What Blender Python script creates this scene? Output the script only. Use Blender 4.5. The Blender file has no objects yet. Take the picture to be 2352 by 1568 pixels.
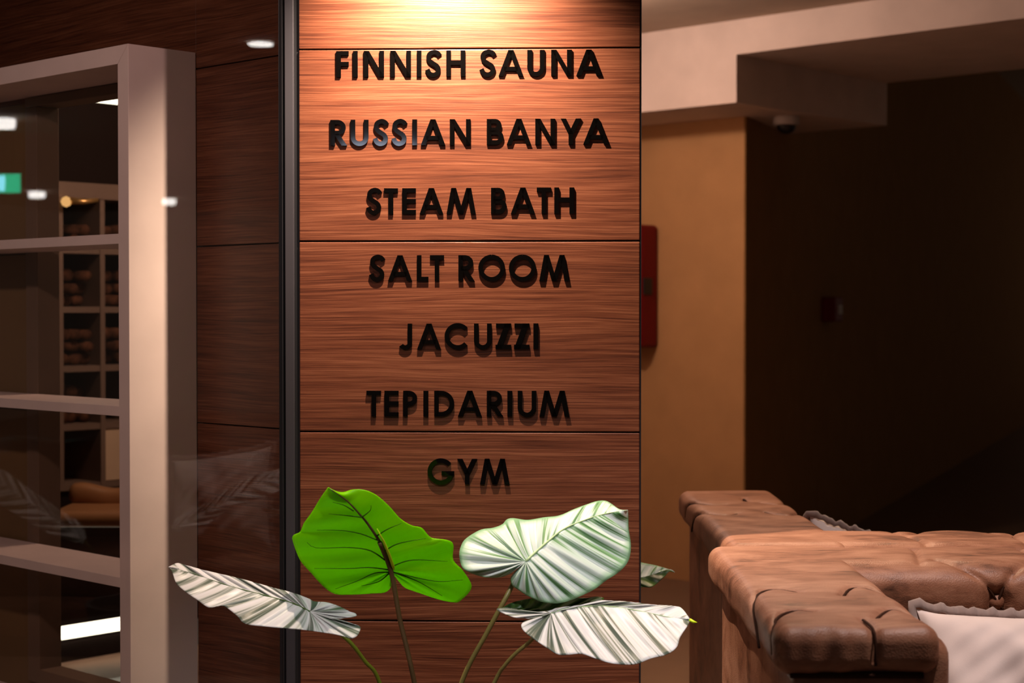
import bpy, math, random
import numpy as np
from mathutils import Vector, Matrix

# ------------------------------------------------------------------ camera
W_PX, H_PX, F_PX = 2352, 1568, 3857.0
CAM_Z = 1.3
PITCH = math.atan(72.0 / F_PX)
scene = bpy.context.scene
COL = scene.collection
cd = bpy.data.cameras.new('camera')
cd.sensor_width = 36.0
cd.lens = 36.0 * F_PX / W_PX
cd.clip_start = 0.05
cd.clip_end = 100
cd.dof.use_dof = True
cd.dof.focus_distance = 3.75
cd.dof.aperture_fstop = 4.0
cam = bpy.data.objects.new('camera', cd)
COL.objects.link(cam)
cam.location = (0, 0, CAM_Z)
cam.rotation_euler = (math.pi / 2 - PITCH, 0, 0)
scene.camera = cam

# ------------------------------------------------------------------ world and exposure
world = bpy.data.worlds.new('world')
scene.world = world
world.use_nodes = True
bg = world.node_tree.nodes['Background']
bg.inputs[0].default_value = (1.0, 0.70, 0.52, 1)
bg.inputs[1].default_value = 0.06
vs = scene.view_settings
vs.view_transform = 'Standard'
vs.look = 'None'
vs.gamma = 1.0
vs.use_curve_mapping = False
vs.exposure = 0.0


def spot(name, loc, aim, power, color, angle, blend=1.0, size=0.03):
    ld = bpy.data.lights.new(name, 'SPOT')
    ld.energy = power
    ld.color = color
    ld.spot_size = math.radians(angle)
    ld.spot_blend = blend
    ld.shadow_soft_size = size
    o = bpy.data.objects.new(name, ld)
    COL.objects.link(o)
    o.location = loc
    o.rotation_euler = (Vector(aim) - Vector(loc)).to_track_quat('-Z', 'Y').to_euler()
    return o


def area(name, loc, aim, power, color, sx, sy):
    ld = bpy.data.lights.new(name, 'AREA')
    ld.energy = power
    ld.color = color
    ld.shape = 'RECTANGLE'
    ld.size = sx
    ld.size_y = sy
    o = bpy.data.objects.new(name, ld)
    COL.objects.link(o)
    o.location = loc
    o.rotation_euler = (Vector(aim) - Vector(loc)).to_track_quat('-Z', 'Y').to_euler()
    return o


# spot that washes the sign panel, spot over the sofas, spot over the plant
def point(name, loc, power, color, size=0.05):
    ld = bpy.data.lights.new(name, 'POINT')
    ld.energy = power
    ld.color = color
    ld.shadow_soft_size = size
    o = bpy.data.objects.new(name, ld)
    COL.objects.link(o)
    o.location = loc
    return o


spot('sign_spot', (-0.178, 3.685, 2.27), (-0.17, 3.945, 1.80), 300, (1.0, 0.75, 0.55), 108, 1.0, 0.010)
spot('sofa_spot', (1.05, 2.75, 2.46), (1.25, 3.4, 0.7), 150, (1.0, 0.82, 0.76), 80, 0.8, 0.05)
spot('plant_spot', (0.05, 2.45, 2.46), (-0.02, 3.34, 0.9), 84, (1.0, 0.98, 1.0), 46, 0.8, 0.06)
spot('shelf_spot', (0.93, 2.84, 2.46), (-1.05, 4.15, 1.45), 52, (1.0, 0.62, 0.58), 44, 0.9, 0.04)
spot('frame_fill_spot', (-1.9, 2.4, 2.46), (-1.35, 4.2, 1.1), 72, (1.0, 0.67, 0.60), 100, 0.9, 0.05)  # added fill lamp that brightens the front of the display frame
spot('reflection_fill_spot', (-1.05, 2.2, 2.46), (-1.05, 2.2, 0.5), 130, (1.0, 0.76, 0.66), 70, 0.8, 0.05)  # added lamp so the plant and sofa show in the glass
spot('far_sofa_fill', (0.9, 5.1, 2.46), (1.0, 4.8, 0.7), 95, (1.0, 0.70, 0.46), 110, 0.9, 0.05)  # extra warm fill, added to lift the far sofa arm
point('back_lamp', (0.0, 6.5, 2.40), 40, (1.0, 0.70, 0.57))
area('next_room_light', (-0.80, 5.35, 2.38), (-1.6, 6.2, 0.9), 15, (1.0, 0.64, 0.45), 0.4, 0.4)


# ------------------------------------------------------------------ pixel helpers
def ray(px, py):
    xc = (px - W_PX / 2) / F_PX
    yc = (H_PX / 2 - py) / F_PX
    c, s = math.cos(PITCH), math.sin(PITCH)
    return Vector((xc, c + yc * s, -s + yc * c))


def P(px, py, depth):
    r = ray(px, py)
    k = depth / r.y
    return Vector((r.x * k, depth, CAM_Z + r.z * k))


def P_plane(px, py, p0, n):
    r = ray(px, py)
    o = Vector((0, 0, CAM_Z))
    k = (Vector(p0) - o).dot(Vector(n)) / r.dot(Vector(n))
    return o + r * k


# ------------------------------------------------------------------ object helpers
def tag(o, label=None, cat=None, group=None, kind=None):
    if label:
        o['label'] = label
    if cat:
        o['category'] = cat
    if group:
        o['group'] = group
    if kind:
        o['kind'] = kind
    return o


def empty(name, loc, label=None, cat=None, group=None, kind=None):
    o = bpy.data.objects.new(name, None)
    COL.objects.link(o)
    o.empty_display_size = 0.05
    o.location = loc
    return tag(o, label, cat, group, kind)


def abs_loc(o):
    v = Vector(o.location)
    while o.parent:
        o = o.parent
        v += Vector(o.location)
    return v


def mesh_obj(name, verts, faces, mat, parent=None, smooth=False, uv=None, origin=None):
    V = np.asarray(verts, dtype=float)
    if origin is None:
        lo, hi = V.min(0), V.max(0)
        origin = ((lo[0] + hi[0]) / 2, (lo[1] + hi[1]) / 2, lo[2])
    origin = np.array(origin, dtype=float)
    me = bpy.data.meshes.new(name)
    me.from_pydata([tuple(v) for v in (V - origin)], [], [tuple(int(i) for i in f) for f in faces])
    me.update()
    if smooth:
        me.polygons.foreach_set('use_smooth', [True] * len(me.polygons))
    if uv is not None:
        l = me.uv_layers.new(name='UVMap')
        for lp in me.loops:
            l.data[lp.index].uv = uv[lp.vertex_index]
    me.materials.append(mat)
    o = bpy.data.objects.new(name, me)
    COL.objects.link(o)
    o.location = Vector(origin)
    if parent is not None:
        o.parent = parent
        o.location = Vector(origin) - abs_loc(parent)
    return o


class MB:
    """collects shapes for one mesh object"""

    def __init__(self):
        self.v, self.f = [], []

    def add(self, verts, faces):
        b = len(self.v)
        self.v += [tuple(x) for x in verts]
        self.f += [tuple(i + b for i in f) for f in faces]
        return self

    def box(self, p0, p1, frame=None):
        (x0, y0, z0), (x1, y1, z1) = p0, p1
        vs_ = [(x0, y0, z0), (x1, y0, z0), (x1, y1, z0), (x0, y1, z0), (x0, y0, z1), (x1, y0, z1), (x1, y1, z1), (x0, y1, z1)]
        if frame:
            vs_ = [frame(*q) for q in vs_]
        return self.add(vs_, [(0, 3, 2, 1), (4, 5, 6, 7), (0, 1, 5, 4), (1, 2, 6, 5), (2, 3, 7, 6), (3, 0, 4, 7)])

    def prism(self, poly, frame, y0, y1):
        """poly in (x,z); extruded from y0 (front) to y1"""
        n = len(poly)
        vs_ = [frame(x, y0, z) for x, z in poly] + [frame(x, y1, z) for x, z in poly]
        fs = [tuple(range(n)), tuple(range(2 * n - 1, n - 1, -1))]
        for i in range(n):
            j = (i + 1) % n
            fs.append((j, i, n + i, n + j))
        return self.add(vs_, fs)

    def lathe(self, prof, c, seg=32, axis='z'):
        b = len(self.v)
        for r, h in prof:
            for k in range(seg):
                a = 2 * math.pi * k / seg
                if axis == 'z':
                    self.v.append((c[0] + r * math.cos(a), c[1] + r * math.sin(a), c[2] + h))
                else:
                    self.v.append((c[0] + r * math.cos(a), c[1] + h, c[2] + r * math.sin(a)))
        for i in range(len(prof) - 1):
            for k in range(seg):
                k2 = (k + 1) % seg
                self.f.append((b + i * seg + k, b + i * seg + k2, b + (i + 1) * seg + k2, b + (i + 1) * seg + k))
        self.f.append(tuple(b + k for k in range(seg))[::-1])
        self.f.append(tuple(b + (len(prof) - 1) * seg + k for k in range(seg)))
        return self

    def tube(self, pts, rad, seg=8):
        pts = [Vector(p) for p in pts]
        n = len(pts)
        rads = rad if isinstance(rad, (list, tuple)) else [rad] * n
        b = len(self.v)
        up = Vector((0.13, 0.21, 0.97))
        for i, p in enumerate(pts):
            t = (pts[min(i + 1, n - 1)] - pts[max(i - 1, 0)]).normalized()
            if abs(t.dot(up)) > 0.97:
                up = Vector((0.9, 0.3, 0.1)).normalized()
            a = t.cross(up).normalized()
            c = a.cross(t).normalized()
            up = c
            for k in range(seg):
                q = 2 * math.pi * k / seg
                self.v.append(tuple(p + (a * math.cos(q) + c * math.sin(q)) * rads[i]))
        for i in range(n - 1):
            for k in range(seg):
                k2 = (k + 1) % seg
                self.f.append((b + i * seg + k, b + i * seg + k2, b + (i + 1) * seg + k2, b + (i + 1) * seg + k))
        self.f.append(tuple(b + k for k in range(seg))[::-1])
        self.f.append(tuple(b + (n - 1) * seg + k for k in range(seg)))
        return self

    def build(self, name, mat, parent=None, smooth=False, bevel=0.0, origin=None, seg=2):
        o = mesh_obj(name, self.v, self.f, mat, parent, smooth, None, origin)
        if bevel:
            m = o.modifiers.new('bevel', 'BEVEL')
            m.width = bevel
            m.segments = seg
            m.limit_method = 'ANGLE'
            m.angle_limit = math.radians(40)
        return o


def catmull(pts, n):
    pts = [Vector(p) for p in pts]
    if len(pts) < 3:
        return [pts[0].lerp(pts[-1], i / (n - 1)) for i in range(n)]
    out = []
    m = len(pts) - 1
    for i in range(n):
        t = i / (n - 1) * m
        k = min(int(t), m - 1)
        t -= k
        p0, p1, p2, p3 = pts[max(k - 1, 0)], pts[k], pts[k + 1], pts[min(k + 2, m)]
        out.append(0.5 * ((2 * p1) + (p2 - p0) * t + (2 * p0 - 5 * p1 + 4 * p2 - p3) * t * t + (3 * p1 - p0 - 3 * p2 + p3) * t ** 3))
    return out


# ------------------------------------------------------------------ materials
def new_mat(name):
    m = bpy.data.materials.new(name)
    m.use_nodes = True
    nt = m.node_tree
    return m, nt, nt.nodes['Principled BSDF']


def setp(b, **k):
    names = {'color': 'Base Color', 'rough': 'Roughness', 'metal': 'Metallic', 'spec': 'Specular IOR Level', 'coat': 'Coat Weight', 'sheen': 'Sheen Weight'}
    for a, v in k.items():
        b.inputs[names[a]].default_value = (*v, 1) if a == 'color' else v


def node(nt, t, **kw):
    n = nt.nodes.new(t)
    for k, v in kw.items():
        setattr(n, k, v)
    return n


def ramp(nt, stops):
    r = node(nt, 'ShaderNodeValToRGB')
    e = r.color_ramp.elements
    e[0].position, e[0].color = stops[0][0], (*stops[0][1], 1)
    e[1].position, e[1].color = stops[-1][0], (*stops[-1][1], 1)
    for p, c in stops[1:-1]:
        x = e.new(p)
        x.color = (*c, 1)
    return r


def noise(nt, vec, scale, detail=2, rough=0.5, dist=0.0):
    n = node(nt, 'ShaderNodeTexNoise')
    n.inputs['Scale'].default_value = scale
    n.inputs['Detail'].default_value = detail
    n.inputs['Roughness'].default_value = rough
    n.inputs['Distortion'].default_value = dist
    if vec is not None:
        nt.links.new(vec, n.inputs['Vector'])
    return n


def mapped(nt, src, scale=(1, 1, 1), rot=(0, 0, 0)):
    m = node(nt, 'ShaderNodeMapping')
    m.inputs['Scale'].default_value = scale
    m.inputs['Rotation'].default_value = rot
    nt.links.new(src, m.inputs['Vector'])
    return m.outputs[0]


def bump(nt, b, h, strength, dist=0.002):
    n = node(nt, 'ShaderNodeBump')
    n.inputs['Strength'].default_value = strength
    n.inputs['Distance'].default_value = dist
    nt.links.new(h, n.inputs['Height'])
    nt.links.new(n.outputs[0], b.inputs['Normal'])


def plain(name, color, rough=0.5, spec=0.5, metal=0.0, vary=0.06, scale=6.0):
    m, nt, b = new_mat(name)
    setp(b, rough=rough, spec=spec, metal=metal)
    pos = node(nt, 'ShaderNodeNewGeometry').outputs['Position']
    n = noise(nt, pos, scale, 3)
    c0 = tuple(c * (1 - vary) for c in color)
    c1 = tuple(min(1, c * (1 + vary)) for c in color)
    r = ramp(nt, [(0.3, c0), (0.7, c1)])
    nt.links.new(n.outputs['Fac'], r.inputs[0])
    nt.links.new(r.outputs[0], b.inputs['Base Color'])
    return m


def wood(name, rotz, dark, mid, light, rough=0.42):
    """horizontal-grain veneer; world position turned so that local x runs along the board"""
    m, nt, b = new_mat(name)
    setp(b, rough=rough, spec=0.3)
    L = nt.links
    pos = node(nt, 'ShaderNodeNewGeometry').outputs['Position']
    p = mapped(nt, pos, (1, 1, 1), (0, 0, rotz))
    warp = noise(nt, mapped(nt, p, (1.1, 0.6, 4.5)), 1.0, 2)
    sub = node(nt, 'ShaderNodeVectorMath', operation='MULTIPLY_ADD')
    L.new(warp.outputs['Color'], sub.inputs[0])
    sub.inputs[1].default_value = (0, 0, 0.055)
    L.new(p, sub.inputs[2])
    fine = noise(nt, mapped(nt, sub.outputs[0], (5, 5, 300)), 1.0, 4, 0.62)
    med = noise(nt, mapped(nt, sub.outputs[0], (1.6, 1.6, 60)), 1.0, 3, 0.55)
    big = noise(nt, mapped(nt, sub.outputs[0], (0.8, 0.8, 7)), 1.0, 2, 0.5)
    a1 = node(nt, 'ShaderNodeMath', operation='MULTIPLY_ADD')
    L.new(fine.outputs['Fac'], a1.inputs[0]); a1.inputs[1].default_value = 0.68
    a2 = node(nt, 'ShaderNodeMath', operation='MULTIPLY')
    L.new(med.outputs['Fac'], a2.inputs[0]); a2.inputs[1].default_value = 0.26
    L.new(a2.outputs[0], a1.inputs[2])
    a3 = node(nt, 'ShaderNodeMath', operation='MULTIPLY_ADD')
    L.new(big.outputs['Fac'], a3.inputs[0]); a3.inputs[1].default_value = 0.14
    L.new(a1.outputs[0], a3.inputs[2])
    r = ramp(nt, [(0.39, dark), (0.54, mid), (0.69, light)])
    L.new(a3.outputs[0], r.inputs[0])
    L.new(r.outputs[0], b.inputs['Base Color'])
    bump(nt, b, fine.outputs['Fac'], 0.35, 0.0015)
    return m


def emit(name, color, strength):
    m = bpy.data.materials.new(name)
    m.use_nodes = True
    nt = m.node_tree
    nt.nodes.clear()
    e = node(nt, 'ShaderNodeEmission')
    e.inputs[0].default_value = (*color, 1)
    e.inputs[1].default_value = strength
    o = node(nt, 'ShaderNodeOutputMaterial')
    nt.links.new(e.outputs[0], o.inputs[0])
    return m


def glass_mat():
    m = bpy.data.materials.new('clear_glass')
    m.use_nodes = True
    nt = m.node_tree
    nt.nodes.clear()
    lw = node(nt, 'ShaderNodeLayerWeight')          # Schlick reflectance, alike from both sides
    lw.inputs[0].default_value = 0.5
    pw = node(nt, 'ShaderNodeMath', operation='POWER')
    nt.links.new(lw.outputs['Facing'], pw.inputs[0])
    pw.inputs[1].default_value = 5.0
    fr = node(nt, 'ShaderNodeMath', operation='MULTIPLY_ADD')
    nt.links.new(pw.outputs[0], fr.inputs[0])
    fr.inputs[1].default_value = 0.96
    fr.inputs[2].default_value = 0.04
    tr = node(nt, 'ShaderNodeBsdfTransparent')
    tr.inputs[0].default_value = (0.95, 0.96, 0.95, 1)
    gl = node(nt, 'ShaderNodeBsdfGlossy')
    gl.inputs['Roughness'].default_value = 0.0
    mx = node(nt, 'ShaderNodeMixShader')
    o = node(nt, 'ShaderNodeOutputMaterial')
    nt.links.new(fr.outputs[0], mx.inputs[0])
    nt.links.new(tr.outputs[0], mx.inputs[1])
    nt.links.new(gl.outputs[0], mx.inputs[2])
    nt.links.new(mx.outputs[0], o.inputs[0])
    return m


def leather_mat(name, dark, mid, light):
    m, nt, b = new_mat(name)
    setp(b, rough=0.5, spec=0.4)
    L = nt.links
    pos = node(nt, 'ShaderNodeNewGeometry').outputs['Position']
    n1 = noise(nt, mapped(nt, pos, (5, 9, 9)), 1.0, 5, 0.6, 0.6)
    n2 = noise(nt, mapped(nt, pos, (16, 95, 60)), 1.0, 5, 0.65)
    mx = node(nt, 'ShaderNodeMath', operation='MULTIPLY_ADD')
    L.new(n2.outputs['Fac'], mx.inputs[0]); mx.inputs[1].default_value = 0.55
    L.new(n1.outputs['Fac'], mx.inputs[2])
    r = ramp(nt, [(0.53, dark), (0.71, mid), (0.98, light)])
    L.new(mx.outputs[0], r.inputs[0])
    L.new(r.outputs[0], b.inputs['Base Color'])
    rr = node(nt, 'ShaderNodeMapRange')
    rr.inputs['To Min'].default_value = 0.38
    rr.inputs['To Max'].default_value = 0.62
    L.new(n1.outputs['Fac'], rr.inputs['Value'])
    L.new(rr.outputs[0], b.inputs['Roughness'])
    vo = node(nt, 'ShaderNodeTexVoronoi')
    vo.inputs['Scale'].default_value = 320
    L.new(pos, vo.inputs['Vector'])
    bump(nt, b, vo.outputs['Distance'], 0.32, 0.0012)
    return m


def leaf_mat(name, stops, bands, seed, spec=0.4, transl=0.22, edge=None, fine=0.4):
    """stripes follow the side veins: UV.x runs from vein to vein, UV.y from midrib to margin"""
    m = bpy.data.materials.new(name)
    m.use_nodes = True
    nt = m.node_tree
    L = nt.links
    b = nt.nodes['Principled BSDF']
    setp(b, rough=0.38, spec=spec)
    uv = node(nt, 'ShaderNodeUVMap').outputs[0]
    mp = node(nt, 'ShaderNodeMapping')
    mp.inputs['Scale'].default_value = (bands, 0.30, 1)
    mp.inputs['Location'].default_value = (seed, seed * 0.37, seed * 1.7)
    L.new(uv, mp.inputs['Vector'])
    n1 = noise(nt, mp.outputs[0], 1.0, 1.0, 0.5, 0.05)
    mp2 = node(nt, 'ShaderNodeMapping')
    mp2.inputs['Scale'].default_value = (bands * 4, 0.5, 1)
    mp2.inputs['Location'].default_value = (seed, seed, 0)
    L.new(uv, mp2.inputs['Vector'])
    n2 = noise(nt, mp2.outputs[0], 1.0, 2, 0.5)
    mx = node(nt, 'ShaderNodeMath', operation='MULTIPLY_ADD')
    L.new(n2.outputs['Fac'], mx.inputs[0]); mx.inputs[1].default_value = fine
    L.new(n1.outputs['Fac'], mx.inputs[2])
    sb = node(nt, 'ShaderNodeMath', operation='SUBTRACT')
    L.new(mx.outputs[0], sb.inputs[0]); sb.inputs[1].default_value = fine * 0.5
    r = ramp(nt, stops)
    L.new(sb.outputs[0], r.inputs[0])
    colour = r.outputs[0]
    if edge:
        sx = node(nt, 'ShaderNodeSeparateXYZ')
        L.new(uv, sx.inputs[0])
        er = ramp(nt, [(0.86, (0, 0, 0)), (0.99, (1, 1, 1))])
        L.new(sx.outputs['Y'], er.inputs[0])
        mm = node(nt, 'ShaderNodeMix', data_type='RGBA')
        L.new(er.outputs[0], mm.inputs[0])
        L.new(colour, mm.inputs[6])
        mm.inputs[7].default_value = (*edge, 1)
        colour = mm.outputs[2]
    L.new(colour, b.inputs['Base Color'])
    bump(nt, b, sb.outputs[0], 0.35, 0.003)
    t = node(nt, 'ShaderNodeBsdfTranslucent')
    L.new(colour, t.inputs[0])
    ms = node(nt, 'ShaderNodeMixShader')
    ms.inputs[0].default_value = transl
    L.new(b.outputs[0], ms.inputs[1])
    L.new(t.outputs[0], ms.inputs[2])
    L.new(ms.outputs[0], nt.nodes['Material Output'].inputs[0])
    return m


ANG_U = math.atan2(0.685, -0.729)
M = {}
WD, WM, WL = (0.038, 0.0090, 0.0038), (0.096, 0.0280, 0.0122), (0.158, 0.056, 0.0275)
M['panel_wood'] = wood('panel_wood', math.atan2(0.03, 0.8), WD, WM, WL)
M['side_wood'] = wood('side_wood', -ANG_U, WD, WM, WL)
M['black_metal'] = plain('black_metal', (0.010, 0.010, 0.012), 0.35)
M['grey_metal'] = plain('grey_metal', (0.032, 0.031, 0.038), 0.45, 0.35, 0.2)
M['core'] = plain('core', (0.010, 0.006, 0.005), 0.8)
M['letter_black'] = plain('letter_black', (0.0012, 0.0010, 0.0010), 0.05, 0.25)
M['frame_white'] = plain('frame_white', (0.72, 0.57, 0.54), 0.45)
M['trim_brown'] = plain('trim_brown', (0.14, 0.085, 0.055), 0.5)
M['olive'] = plain('side_wood_lit', (0.15, 0.085, 0.035), 0.6, 0.3)  # same wood wall, the light on it put into a paler colour
M['glass'] = glass_mat()
M['ceiling'] = plain('ceiling_paint', (0.42, 0.33, 0.25), 0.9, 0.2)
M['bulkhead'] = plain('bulkhead_paint', (0.62, 0.52, 0.46), 0.9, 0.2)
M['ochre'] = plain('ochre_paint', (0.52, 0.29, 0.125), 0.9, 0.2)
M['dark_wall'] = plain('dark_wall_paint', (0.30, 0.16, 0.06), 0.9, 0.1)
M['floor'] = plain('floor_tile', (0.22, 0.135, 0.085), 0.5, 0.3)
M['pale_floor'] = plain('pale_floor', (0.36, 0.23, 0.17), 0.6, 0.2)
M['red'] = plain('red_enamel', (0.16, 0.0008, 0.003), 0.5, 0.3)
M['black_plastic'] = plain('black_plastic', (0.008, 0.008, 0.009), 0.35)
M['white_plastic'] = plain('white_plastic', (0.55, 0.50, 0.46), 0.5)
M['leather'] = leather_mat('leather', (0.062, 0.025, 0.014), (0.220, 0.092, 0.051), (0.35, 0.172, 0.105))
M['leather_dark'] = plain('piping_pleat_shade', (0.035, 0.013, 0.007), 0.8, 0.1)  # piping colour, also the painted shade in the pleat grooves
M['wood_leg'] = plain('wood_leg', (0.05, 0.025, 0.012), 0.5)
M['lamp'] = emit('lamp_white', (1.0, 0.93, 0.88), 16)
M['led'] = emit('led_strip', (1.0, 0.86, 0.66), 4)
M['led_panel'] = emit('led_panel', (0.72, 0.80, 1.0), 30)
M['exit_green'] = emit('exit_green', (0.0, 0.62, 0.30), 9)
M['exit_white'] = emit('exit_white', (0.25, 0.85, 1.0), 14)
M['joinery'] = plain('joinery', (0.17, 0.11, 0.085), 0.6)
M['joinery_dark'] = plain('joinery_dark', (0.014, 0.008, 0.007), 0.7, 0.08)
M['bundle'] = plain('bundle', (0.085, 0.034, 0.018), 0.9, 0.1, 0, 0.6, 24)
M['tan'] = plain('tan_leather', (0.34, 0.16, 0.07), 0.35)
M['cream'] = plain('cream', (0.62, 0.45, 0.32), 0.7)
M['brass'] = plain('brass', (0.70, 0.42, 0.16), 0.3, 0.5, 0.8)
M['pot'] = plain('pot', (0.05, 0.045, 0.045), 0.5)
M['soil'] = plain('soil', (0.03, 0.018, 0.010), 0.95, 0.1, 0, 0.5, 60)


def linen(name, color):
    m, nt, b = new_mat(name)
    setp(b, rough=0.85, spec=0.2, sheen=0.2)
    L = nt.links
    pos = node(nt, 'ShaderNodeNewGeometry').outputs['Position']
    n = noise(nt, pos, 9, 4, 0.6)
    r = ramp(nt, [(0.3, tuple(c * 0.9 for c in color)), (0.7, color)])
    L.new(n.outputs['Fac'], r.inputs[0])
    L.new(r.outputs[0], b.inputs['Base Color'])
    w = noise(nt, pos, 900, 1)
    bump(nt, b, w.outputs['Fac'], 0.25, 0.001)
    return m


M['linen'] = linen('linen', (0.66, 0.56, 0.53))
M['linen_edge'] = linen('linen_edge', (0.27, 0.205, 0.185))
WHITE, GREY, GREEN = (0.70, 0.72, 0.70), (0.36, 0.40, 0.36), (0.10, 0.135, 0.10)
M['leaf_grey'] = leaf_mat('leaf_silver', [(0.35, GREEN), (0.43, GREY), (0.50, WHITE), (0.70, (0.80, 0.81, 0.83))], 34, 3.1, fine=0.5)
M['leaf_grey2'] = leaf_mat('leaf_silver_broad', [(0.39, GREEN), (0.46, (0.20, 0.24, 0.20)), (0.52, WHITE), (0.70, (0.80, 0.81, 0.83))], 30, 7.3, fine=0.45)
M['leaf_mint'] = leaf_mat('leaf_mint', [(0.32, (0.07, 0.20, 0.06)), (0.41, (0.22, 0.42, 0.20)), (0.47, (0.60, 0.75, 0.66)), (0.70, (0.84, 0.90, 0.88))], 28, 1.7, edge=(0.26, 0.50, 0.27), fine=0.45)
M['leaf_green'] = leaf_mat('leaf_green', [(0.2, (0.30, 0.78, 0.001)), (0.5, (0.33, 0.83, 0.001)), (0.8, (0.36, 0.86, 0.001))], 18, 5.0, 0.12, 0.55)
M['leaf_dark'] = leaf_mat('leaf_dark', [(0.3, (0.012, 0.035, 0.006)), (0.5, (0.03, 0.085, 0.010)), (0.7, (0.09, 0.18, 0.02))], 16, 9.0, 0.3, 0.15)
M['stem_brown'] = plain('stem_brown', (0.10, 0.055, 0.018), 0.45)
M['stem_olive'] = plain('stem_olive', (0.24, 0.20, 0.055), 0.45)
M['stem_green'] = plain('stem_green', (0.16, 0.20, 0.01), 0.45)
M['rib_lime'] = plain('rib_lime', (0.62, 0.85, 0.01), 0.45)
M['vein'] = plain('vein', (0.035, 0.12, 0.003), 0.7, 0.1)
M['rib_pale'] = plain('rib_pale', (0.42, 0.60, 0.30), 0.45)

# ------------------------------------------------------------------ setting: floor and ceiling
mb = MB().box((-7.2, -13, -0.05), (5.5, 3.9, 0.0)).box((-0.56, 3.9, -0.05), (7.5, 22, 0.0))
tag(mb.build('floor', M['floor']), 'dark tiled lounge floor under the sofas and the planter', None, None, 'structure')
CEIL = 2.557

# ---- sign column: core, boards
PL = P(688, 712, 3.96)
PR = P(1469.5, 712, 3.93)
e_dir = (PR - PL); PW = e_dir.length; e_dir.normalize()
n_in = Vector((-e_dir.y, e_dir.x, 0))          # into the column


def panel(x, y, z):                              # x along the board from the left edge, y into the column
    v = PL + e_dir * x + n_in * y
    return (v.x, v.y, z)


col = empty('wall_sign', panel(PW / 2, 0.1, 0), 'wood clad column carrying the list of spa rooms', None, None, 'structure')
MB().box((0.004, 0.019, 0.0), (PW - 0.004, 0.33, CEIL), panel).build('column_core', M['core'], col)
joints = [0.0, 0.118, 0.567, 1.0135, 1.4615, 1.912, 2.361, CEIL]
for a, b in zip(joints[:-1], joints[1:]):
    MB().box((0.0, 0.0, a + 0.0015), (PW, 0.018, b - 0.0015), panel).build('board', M['panel_wood'], col, bevel=0.002)
MB().box((PW, 0.002, 0.0), (PW + 0.0035, 0.33, CEIL), panel).build('edge_strip', M['black_metal'], col)

# ---- slanting wood wall (45 degrees) behind the glass
U = Vector((-0.729, 0.685, 0)).normalized()
Vv = Vector((0.685, 0.729, 0)).normalized()
W0 = Vector((-0.802, 4.275, 0))


def wall(s, n, z):
    v = W0 + U * s + Vv * n
    return (v.x, v.y, z)


FT, FB = CAM_Z + 0.653, 0.16                     # display frame top and bottom
ww = empty('wall_left', wall(0.3, 0.05, 0), 'slanting dark wood wall behind the glass', None, None, 'structure')
for a, b in zip(joints[:-1], joints[1:]):
    MB().box((-0.40, 0.0, a + 0.0015), (0.0, 0.018, b - 0.0015), wall).build('board', M['side_wood'], ww, bevel=0.0015)
    lo = max(a + 0.0015, CAM_Z + 0.592)
    if b - 0.0015 > lo:
        MB().box((0.0, 0.0, lo), (2.2, 0.018, b - 0.0015), wall).build('board', M['side_wood'], ww, bevel=0.0015)
    hi = min(b - 0.0015, CAM_Z + 0.592)
    if hi > a:
        MB().box((0.79, 0.0, a + 0.0015), (2.2, 0.018, hi), wall).build('board', M['olive'], ww, bevel=0.0015)
MB().box((0.0, 0.0, 0.0), (0.79, 0.018, 0.26), wall).build('board', M['side_wood'], ww)
MB().box((-0.40, 0.019, 0.0), (0.0, 0.06, CEIL), wall).box((0.0, 0.019, CAM_Z + 0.592), (2.2, 0.06, CEIL), wall) \
    .box((0.80, 0.019, 0.0), (2.2, 0.06, CAM_Z + 0.592), wall).build('wall_core', M['core'], ww)
# trim round the opening
tr = empty('trim_1', wall(0.4, 0, 0), 'brown trim round the opening in the wood wall', None, None, 'structure')
MB().box((0.738, -0.012, 0.27), (0.80, 0.06, CAM_Z + 0.577), wall).build('post', M['trim_brown'], tr, bevel=0.002)
MB().box((0.002, -0.012, CAM_Z + 0.578), (0.80, 0.06, CAM_Z + 0.606), wall).build('lintel', M['trim_brown'], tr, bevel=0.002)
MB().box((0.002, -0.012, 0.235), (0.80, 0.06, 0.275), wall).build('sill', M['trim_brown'], tr, bevel=0.002)

# ---- white display frame with shelves
D = 0.2025
T = 0.046
SW = 1.15
fr = empty('display_shelf', wall(SW / 2, -D / 2, FB), 'pale framed open display shelf standing out from the wood wall', 'shelf')


def mitred(name, quad_front):
    """bar of the frame: four (s,z) corners, from front to wall"""
    return MB().prism(quad_front, wall, -D, -0.001).build(name, M['frame_white'], fr, bevel=0.0012)


mitred('upright', [(0, FB), (T, FB + T), (T, FT - T), (0, FT)])
mitred('upright', [(SW, FB), (SW, FT), (SW - T, FT - T), (SW - T, FB + T)])
mitred('top_rail', [(0.0004, FT), (T + 0.0004, FT - T + 0.0004), (SW - T, FT - T), (SW, FT)])
mitred('bottom_rail', [(0, FB), (SW, FB), (SW - T, FB + T), (T, FB + T)])
for zt in (0.189, -0.238, -0.664):
    MB().box((T, -D + 0.001, CAM_Z + zt - 0.025), (SW - T, -0.014, CAM_Z + zt), wall).build('shelf_board', M['frame_white'], fr, bevel=0.001)

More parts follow.
